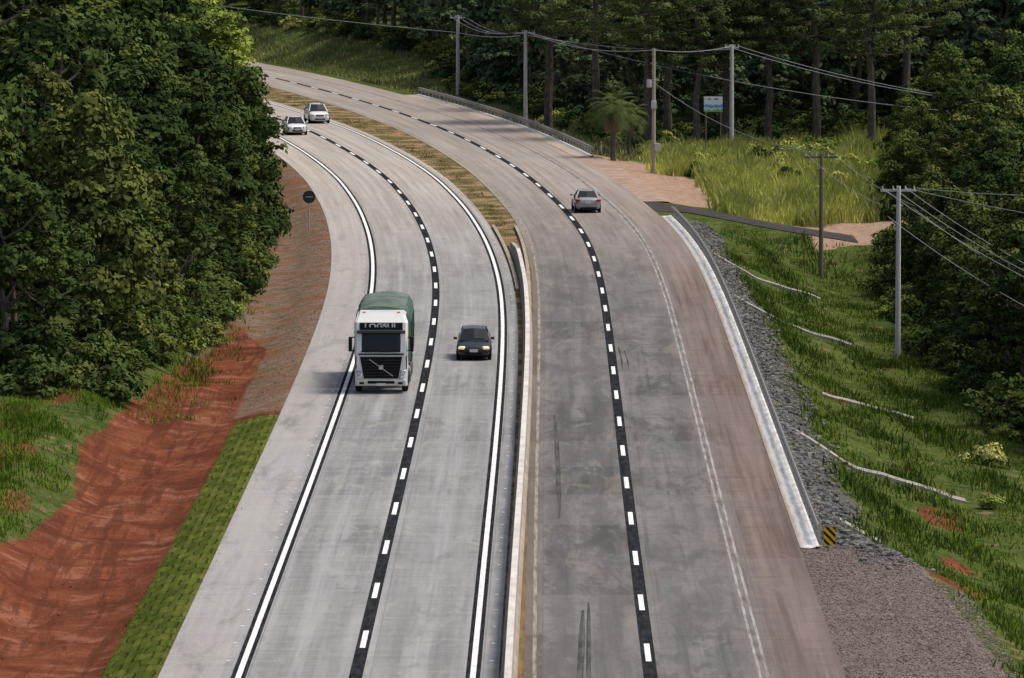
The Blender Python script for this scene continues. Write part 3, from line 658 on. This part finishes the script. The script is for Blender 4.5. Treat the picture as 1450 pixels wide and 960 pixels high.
def wheel(par,x,y,r,wd,name='wheel'):
    cyl(name,(x,y,r),r,wd,tyre,par,(0,math.pi/2,0),28,bev=.03)
    sg=1 if x>0 else -1
    cyl('rim',(x+sg*(wd/2+.002),y,r),r*.62,.03,rim,par,(0,math.pi/2,0),20)
    for k in range(5):
        a=k*1.2566; box('spoke_gap',(x+sg*(wd/2+.019),y+math.cos(a)*r*.4,r+math.sin(a)*r*.4),(.01,r*.16,r*.16),dark,par)
def place_vehicle(name,x,D,C,toward):
    sx,sy=tang(C,D); a=math.atan2(float(sx),float(sy)); rz=-a+(math.pi if toward else 0); return empty(name,(x,D,.006),rz)
def car(name,x,D,C,toward,L,W,H,belt,pm_,kind,hl=lampm):
    cy=D+L/2
    E=place_vehicle(name,x,cy,C,toward); hw=W/2; f=L/2
    hood=belt-.08
    if kind=='sedan': rear=[(-f+.02,hw*.84,.30,.82),(-f+.12,hw*.93,.24,.98),(-f+.55,hw*.98,.22,belt+.02)]
    else: rear=[(-f+.02,hw*.86,.32,.86),(-f+.08,hw*.95,.25,belt-.04),(-f+.35,hw,.23,belt)]
    secs=rear+[(-f+1.1,hw,.2,belt),(0,hw,.2,belt-.01),(f-1.25,hw,.2,belt-.04),(f-.75,hw*.985,.21,hood-.04),(f-.35,hw*.95,.22,hood-.12),(f-.1,hw*.86,.24,hood-.24),(f,hw*.72,.3,hood-.36)]
    loft('body',secs,pm_,E)
    yb0,yb1=(-f+.95,f-1.12) if kind=='sedan' else (-f+.16,f-1.08)
    yt0,yt1=(-f+1.55,f-1.95) if kind=='sedan' else (-f+.42,f-1.8)
    b0,b1=hw*.93,hw*.66; zb_=belt-.05; zt=H-.03
    V=[]
    for t in (0,.5,1.0):
        w_=b0+(b1-b0)*(t**1.25); y0=yb0+(yt0-yb0)*t; y1=yb1+(yt1-yb1)*t; z=zb_+(zt-zb_)*t; cv=.09
        V+=[(w_*.9,y0+.0,z),(w_,y0+.16,z),(w_,y1-.2,z),(w_*.88,y1,z),(0,y1+cv,z),(-w_*.88,y1,z),(-w_,y1-.2,z),(-w_,y0+.16,z),(-w_*.9,y0,z),(0,y0-cv*.6,z)]
    F=[]
    for i in range(2):
        for j in range(10): F.append((i*10+j,i*10+(j+1)%10,(i+1)*10+(j+1)%10,(i+1)*10+j))
    F.append(tuple(range(20,30))); part('glasshouse',V,F,glass,E)
    rs=[(yt0-.05,b1*.92,zt-.02,zt+.0),(yt0+.12,b1*1.0,zt-.05,zt+.02),((yt0+yt1)/2,b1*1.02,zt-.06,H-.01),(yt1-.15,b1*1.0,zt-.05,zt+.02),(yt1+.06,b1*.9,zt-.02,zt-.005)]
    loft('roof',rs,pm_,E,.02)
    def pil(p0,p1,wx,wy,mat=pm_):
        V=[]
        for p_ in (p0,p1):
            for dx,dy in ((-wx,-wy),(wx,-wy),(wx,wy),(-wx,wy)): V.append((p_[0]+dx,p_[1]+dy,p_[2]))
        part('pillar',V,[(0,1,2,3),(4,5,6,7),(0,1,5,4),(1,2,6,5),(2,3,7,6),(3,0,4,7)],mat,E)
    for sg in (-1,1):
        pil((sg*b0*.955,yb1-.1,zb_),(sg*b1*.955,yt1-.1,zt),.035,.05)
        pil((sg*b0*.955,yb0+.08,zb_),(sg*b1*.955,yt0+.08,zt),.05,.09)
        ym=(yt0+yt1)/2-.05; pil((sg*(b0-.005),ym,zb_),(sg*(b1-.0),ym,zt),.02,.05,dark)
        for yy in (f-.80,-f+.78):
            cyl('wheel_arch',(sg*(hw-.06),yy,.33),.37,.13,dark,E,(0,math.pi/2,0),24); wheel(E,sg*(hw-.09),yy,.30,.20)
        box('mirror',(sg*(hw+.07),yb1-.18,belt+.06),(.19,.1,.13),pm_,E,.035)
        box('headlamp',(sg*hw*.70,f-.17,hood-.25),(hw*.38,.22,.13),hl,E,.05,(math.radians(-12),0,sg*math.radians(-28)))
        box('tail_lamp',(sg*hw*.80,-f+.10,belt-.14 if kind=='sedan' else belt-.06),(hw*.38 if kind=='sedan' else hw*.22,.12,.15 if kind=='sedan' else .28),redl,E,.03,(0,0,sg*math.radians(18)))
        box('fog_lamp',(sg*hw*.66,f-.09,.36),(.16,.06,.08),dark,E,.02)
    box('grille',(0,f-.03,hood-.30),(hw*.8,.10,.12),dark,E,.02,(math.radians(-15),0,0)); box('lower_intake',(0,f-.02,.38),(hw*1.0,.09,.14),dark,E,.02)
    box('grille_bar',(0,f+.025,hood-.30),(hw*.7,.012,.02),chrome,E); box('number_plate',(0,f+.035,.50),(.4,.02,.13),plate,E)
    box('rear_plate',(0,-f-.0,.72 if kind=='sedan' else .60),(.4,.03,.13),plate,E); box('rear_bumper_trim',(0,-f+.03,.34),(hw*1.3,.08,.12),dark,E,.02)
    box('wiper',(-.25,yb1-.03,belt+.05),(.5,.02,.02),dark,E,0,(math.radians(-30),0,.1)); box('underbody',(0,0,.22),(W*.86,L*.86,.14),dark,E)
    if kind=='suv':
        for sg in (-1,1): box('roof_rail',(sg*b1*.86,(yt0+yt1)/2,H+.045),(.04,1.5,.04),dark,E,.01)
        box('skid_plate',(0,f-.0,.28),(hw*.9,.1,.1),rim,E,.02)
    return E
car('black_hatchback_car',-1.88,287.3,BX,True,3.95,1.70,1.47,.96,paint('black_car_paint',(.005,.005,.006),.3,dirt=.08,coat=.2),'hatch',lit)
car('gray_sedan_car',5.05,395.9,EX,False,4.55,1.76,1.45,1.0,paint('gray_car_paint',(.33,.33,.34),.3,.3),'sedan')
car('white_suv_car',-17.2,513,BX,True,4.3,1.82,1.66,1.10,paint('white_car_paint',(.78,.78,.77)),'suv')
car('white_hatchback_car',-18.4,494,BX,True,4.0,1.72,1.5,1.0,paint('white_car_paint_b',(.78,.78,.78)),'hatch')
# ---------------------------------------------------------------- truck
E=place_vehicle('tarped_cargo_truck',-6.08,270.8,BX,True)
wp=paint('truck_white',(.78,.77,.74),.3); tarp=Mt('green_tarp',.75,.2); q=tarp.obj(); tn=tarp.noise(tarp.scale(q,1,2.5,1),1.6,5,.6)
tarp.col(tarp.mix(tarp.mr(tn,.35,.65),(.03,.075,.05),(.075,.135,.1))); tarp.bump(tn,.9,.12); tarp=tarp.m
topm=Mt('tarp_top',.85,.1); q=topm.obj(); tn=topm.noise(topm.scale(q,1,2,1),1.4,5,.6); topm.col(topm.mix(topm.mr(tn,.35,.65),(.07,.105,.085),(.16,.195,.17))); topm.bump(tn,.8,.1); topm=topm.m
prof_side=[(0.0,.36),(.05,.9),(.02,1.95),(-.14,2.95),(-.22,3.3),(-.55,3.66),(-2.2,3.72),(-2.2,.9),(-.9,.9),(-.75,.36)]
V=[]
for hw_,ins in ((1.13,.0),(1.22,-.07),(1.25,-.20)):
    for sg in (1,-1):
        for y,z in prof_side: V.append((sg*(hw_-(.12 if z>3.4 else 0)-(.03 if z<1 else 0)),(y+ins*(1 if y>-.5 else 0)),z-(.0 if hw_<1.2 else (.08 if z>3.4 else 0))))
n=len(prof_side); F=[]
def quad(a,b): 
    for j in range(n): F.append((a+j,a+(j+1)%n,b+(j+1)%n,b+j))
quad(0,n); quad(0,2*n); quad(2*n,4*n); quad(n,3*n); quad(3*n,5*n); F.append(tuple(4*n+j for j in range(n))); F.append(tuple(5*n+j for j in range(n)))
part('cab',V,F,wp,E)
tilt=.16
def onface(z): return float(np.interp(z,[.36,.9,1.95,2.95,3.3],[0,.05,.02,-.14,-.22]))
# wraparound windscreen: curved strip following the cab corners
V=[];xs_=[-1.17,-1.08,-.8,-.4,0,.4,.8,1.08,1.17]; ys_=[-.20,-.05,.0,.02,.03,.02,.0,-.05,-.20]
for z in (1.93,2.35,2.8):
    for x_,y_ in zip(xs_,ys_): V.append((x_*(1.0 if z<2.7 else .985),onface(z)+.02+y_,z))
F=[(r*9+i,r*9+i+1,(r+1)*9+i+1,(r+1)*9+i) for r in range(2) for i in range(8)]
part('windshield',V,F,glass,E,True)
box('sun_visor',(0,onface(2.86)+.13,2.87),(2.25,.22,.05),dark,E,.02,(-.5,0,0))
box('header_panel',(0,onface(3.12)+.0,3.12),(2.0,.08,.34),dark,E,.03,(.22,0,0))
fc=bpy.data.curves.new('header_text','FONT'); fc.body='LOGSUL'; fc.size=.31; fc.align_x='CENTER'; fc.align_y='CENTER'; fc.extrude=.005; fc.offset=.007; fc.materials.append(simple('sign_white',(.8,.8,.8)))
to=bpy.data.objects.new('header_text',fc); COL.objects.link(to); to.parent=E; to.location=(0,onface(3.12)+.055,3.13); to.rotation_euler=(math.pi/2+.22,0,math.pi); to.scale=(1.35,1,1)
part('grille',[(-.98,.075,1.72),(.98,.075,1.72),(.80,.10,.72),(-.80,.10,.72),(-.98,.0,1.72),(.98,.0,1.72),(.80,.0,.72),(-.80,.0,.72)],[(0,1,2,3),(0,1,5,4),(1,2,6,5),(2,3,7,6),(3,0,4,7)],dark,E)
for k in range(6): box('grille_slat',(0,.105,.85+k*.14),(1.5+.05*k,.02,.025),simple('slat',(.035,.035,.038),.5,spec=.1),E)
box('grille_strap',(0,.118,1.22),(1.35,.012,.045),rim,E,0,(0,-.62,0)); box('badge',(0,.128,1.24),(.22,.03,.20),chrome,E,.03); box('cowl_strip',(0,.045,1.84),(2.1,.04,.07),dark,E,.01); box('lower_bumper',(0,.03,.52),(2.30,.20,.30),wp,E,.05); box('lower_intake',(0,.135,.54),(1.25,.03,.13),dark,E,.02); box('number_plate',(0,.155,.44),(.42,.02,.12),plate,E)
box('wiper',(-.4,.07,2.0),(.9,.03,.03),dark,E,0,(0,.08,0)); box('wiper',(.5,.07,2.0),(.9,.03,.03),dark,E,0,(0,.08,0))
for sg in (-1,1):
    box('headlamp',(sg*1.0,.05,.90),(.24,.12,.42),lampm,E,.05,(0,sg*.2,-sg*.25)); box('fog_lamp',(sg*.9,.14,.50),(.22,.03,.1),dark,E,.02)
    box('corner_trim',(sg*1.17,-.03,1.45),(.06,.1,.6),dark,E,.03)
    box('mirror_arm',(sg*1.34,-.05,2.62),(.22,.05,.05),dark,E); box('mirror_arm',(sg*1.34,-.05,2.0),(.22,.05,.05),dark,E); box('mirror',(sg*1.43,-.05,2.3),(.17,.14,.68),dark,E,.05)
    box('side_window',(sg*1.252,-1.1,2.4),(.02,.85,.65),glass,E,.005); box('marker_lamp',(sg*.8,-.64,3.74),(.16,.08,.06),orange,E,.01)
    box('step',(sg*1.12,-.95,.6),(.3,.9,.35),dark,E,.04); cyl('fuel_tank',(sg*1.0,-3.4,.75),.3,1.2,rim,E,(math.pi/2,0,0),20,bev=.03)
    for yy in (-1.4,-5.6,-8.9,-10.1): cyl('wheel',(sg*(1.08),yy,.5),.5,.32 if yy<-1.5 else .3,tyre,E,(0,math.pi/2,0),32,bev=.04); cyl('hub',(sg*1.25,yy,.5),.27,.04,rim,E,(0,math.pi/2,0),20)
    box('mudguard',(sg*1.1,-5.6,1.06),(.4,1.25,.04),dark,E,.01); box('side_guard',(sg*1.2,-7.2,.75),(.05,2.2,.35),rim,E,.01)
box('chassis',(0,-5.6,.9),(.9,10.6,.28),dark,E); box('cargo_bed',(0,-6.75,1.25),(2.5,8.5,.16),simple('bed_steel',(.2,.2,.19)),E,.02)
V=[];ys=np.linspace(-2.5,-11.0,18); 
for i,y in enumerate(ys):
    b_=(.06 if i%3==0 else -.03); e_=.10 if i in(0,17) else 0
    ring=[(1.27,1.3),(1.30,2.2+.0),(1.285,3.1),(1.22-e_*.3,3.52-e_+b_*.5),(1.05,3.76-e_+b_),(.5,3.87-e_+b_),(0,3.90-e_+b_),(-.5,3.87-e_+b_),(-1.05,3.76-e_+b_),(-1.22+e_*.3,3.52-e_+b_*.5),(-1.285,3.1),(-1.30,2.2),(-1.27,1.3)]
    V+=[(a+R.normal()*.015,y,b+R.normal()*.018) for a,b in ring]
n=13; F=[(i*n+j,i*n+j+1,(i+1)*n+j+1,(i+1)*n+j) for i in range(17) for j in range(n-1)]+[tuple(range(n)),tuple(17*n+j for j in range(n))]
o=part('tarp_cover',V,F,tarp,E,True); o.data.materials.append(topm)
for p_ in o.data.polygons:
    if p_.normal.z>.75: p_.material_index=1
for i in range(1,17,2): 
    for sg in (-1,1): box('tarp_strap',(sg*1.315,ys[i],2.2),(.015,.05,1.8),dark,E)
# ---------------------------------------------------------------- poles, signs
pc=simple('pole_concrete',(.52,.51,.49),.85,.15,spec=.1); wood=simple('pole_wood',(.17,.13,.10),.9,.25,spec=.1); wirem=simple('wire',(.36,.36,.36),.6); ins=simple('insulator',(.5,.48,.45),.4)
def pole(name,x,y,H_,mat,r0,r1,arm,ry=0,box_=False):
    z=hz(x,y); E=empty(name,(x,y,z),ry); cyl('shaft',(0,0,H_/2-.5),r0,H_+1,mat,E,seg=12,r2=r1)
    if arm:
        box('crossarm',(0,.12,H_-.25),(arm,.1,.12),wood if name.startswith('wood') else pc,E)
        for k in (-.45,-.15,.2,.45): cyl('insulator',(arm*k,.12,H_-.09),.05,.2,ins,E,seg=8,r2=.03)
    box('brace',(0,.1,H_-1.1),(.5,.06,.08),mat,E)
    if box_: box('meter_box',(0,-.2,H_*.55),(.4,.25,.6),pc,E,.02); cyl('transformer',(-.35,0,H_*.72),.22,.6,ins,E,seg=14,bev=.03); box('meter_box',(.3,-.1,2.0),(.45,.25,.6),ins,E,.02)
    return (x,y,z+H_-.1)
pA=pole('concrete_utility_pole',-5.3,574,8.2,pc,.22,.15,1.6); pB=pole('concrete_utility_pole',1.18,513,8.4,pc,.2,.14,1.7)
pC=pole('wooden_utility_pole',10.9,450,9.6,simple('pole_weathered',(.36,.31,.25),.9,.2),.17,.12,0,0,True); pD=pole('concrete_utility_pole',18.1,482,9.0,pc,.19,.14,1.2)
pE=pole('wooden_utility_pole',19.9,376,7.9,wood,.16,.12,2.2); pF=pole('concrete_utility_pole',21.7,328,9.6,pc,.17,.12,2.0,.1)
def wire(a,b,sag,r=.018,name='power_line'):
    pts=[]
    for i in range(17):
        t=i/16; pts.append((a[0]+(b[0]-a[0])*t,a[1]+(b[1]-a[1])*t,a[2]+(b[2]-a[2])*t-sag*4*t*(1-t)))
    tv,tf_=tube(pts,[r]*17,5); addobj(name,npmesh(name,tv,tf_,[wirem]))
offp=lambda p_,dx,dz=0:(p_[0]+dx,p_[1]+.1,p_[2]+dz)
for dx in (-.7,0,.7):
    wire(offp(pA,dx),offp(pB,dx),.8,.02)
wire(offp(pA,0,-1.6),(-46,640,8.5),.4,.03); wire(offp(pA,0,-1.6),offp(pB,0,-.3),.3,.03); wire(offp(pB,0,-.3),offp(pD,0,-.3),.5,.03)
wire(pB,(39.5,440,4.2),1.2,.025); wire(pB,pC,.7,.025)
wire(pC,pD,.3,.02)
for dx,dz in ((-.5,0),(.5,0)): wire(offp(pD,dx,dz),(40+dx,430,5.4),.8,.026)
for dx,dz in ((-.9,0),(-.3,0),(.4,0),(.9,-1.2),(-.6,-1.6)): 
    wire(offp(pF,dx,dz),(31+dx,255,3.6+dz),.9,.018); 
wire(offp(pF,.9,0),(34,300,7.5),.3,.018); wire(offp(pF,.4,0),(34,290,6.0),.3,.018)
for dx in (-.9,.9): wire(offp(pE,dx),offp(pF,dx,-1.0),.3,.012)
wire(offp(pC,0,-2.5),offp(pE,0),.9,.016)
# round sign (seen from the back)
E=empty('round_traffic_sign',(-13.3,383,hz(-13.3,383)),0.1); cyl('post',(0,0,1.1),.035,2.6,galv,E,seg=10); cyl('sign_disc',(0,-.05,2.15),.42,.02,simple('sign_back',(.03,.03,.032),.6),E,(math.pi/2,0,0),28); box('bracket',(0,-.075,2.15),(.5,.03,.05),galv,E)
# hazard marker at rail end
E=empty('hazard_marker_sign',(11.62,212.6,0)); hm=Mt('hazard_stripes',.5,.3); q=hm.sep(hm.obj()); f_=hm.math('FRACT',hm.math('MULTIPLY',hm.math('ADD',q[0],q[2]) ,3.6)); hm.col(hm.mix(hm.math('GREATER_THAN',f_,.5),(.8,.46,.01),(.012,.012,.012)))
box('panel',(0,0,.48),(.42,.02,.66),hm.m,E,0); cyl('post',(0,.04,.2),.03,1.0,galv,E,seg=8); 
# roadside billboard
bz=hz(16.3,474)
E=empty('roadside_billboard',(16.3,474,bz),-.1); sgm=Mt('sign_face',.6,.1); q=sgm.sep(sgm.obj()); nn=sgm.noise(sgm.obj(),3.2,3)
c=sgm.mix(sgm.mr(sgm.math('ADD',q[2],sgm.math('MULTIPLY',nn,.5)),.20,.24),(.12,.38,.7),(.8,.81,.81)); c=sgm.mix(sgm.mr(sgm.math('ADD',q[2],sgm.math('MULTIPLY',nn,.7)),.08,.04),c,(.7,.72,.7)); c=sgm.mix(sgm.mr(sgm.math('ADD',q[2],sgm.math('MULTIPLY',nn,.7)),-.08,-.12),c,(.2,.42,.15)); c=sgm.mix(sgm.math('MULTIPLY',sgm.math('LESS_THAN',sgm.math('ABSOLUTE',sgm.math('ADD',q[2],-.42)),.06),sgm.math('GREATER_THAN',sgm.noise(sgm.scale(sgm.obj(),9,1,1),1.0,1),.5)),c,(.1,.12,.3)); sgm.col(c)
box('panel',(0,0,3.6-bz),(1.5,.05,1.25),sgm.m,E); 
for sg in (-1,1): cyl('post',(sg*.6,.07,1.7-bz/2),.05,3.9-bz,wood,E,seg=8)
# delineator
dx_=float(ev(EX,470)+9)
E=empty('delineator_post',(dx_,470,hz(dx_,470)))
cyl('post',(0,0,.5),.05,1.2,pc,E,seg=8); box('reflector',(0,-.06,.9),(.1,.02,.15),orange,E)
print('objects',len(bpy.data.objects))
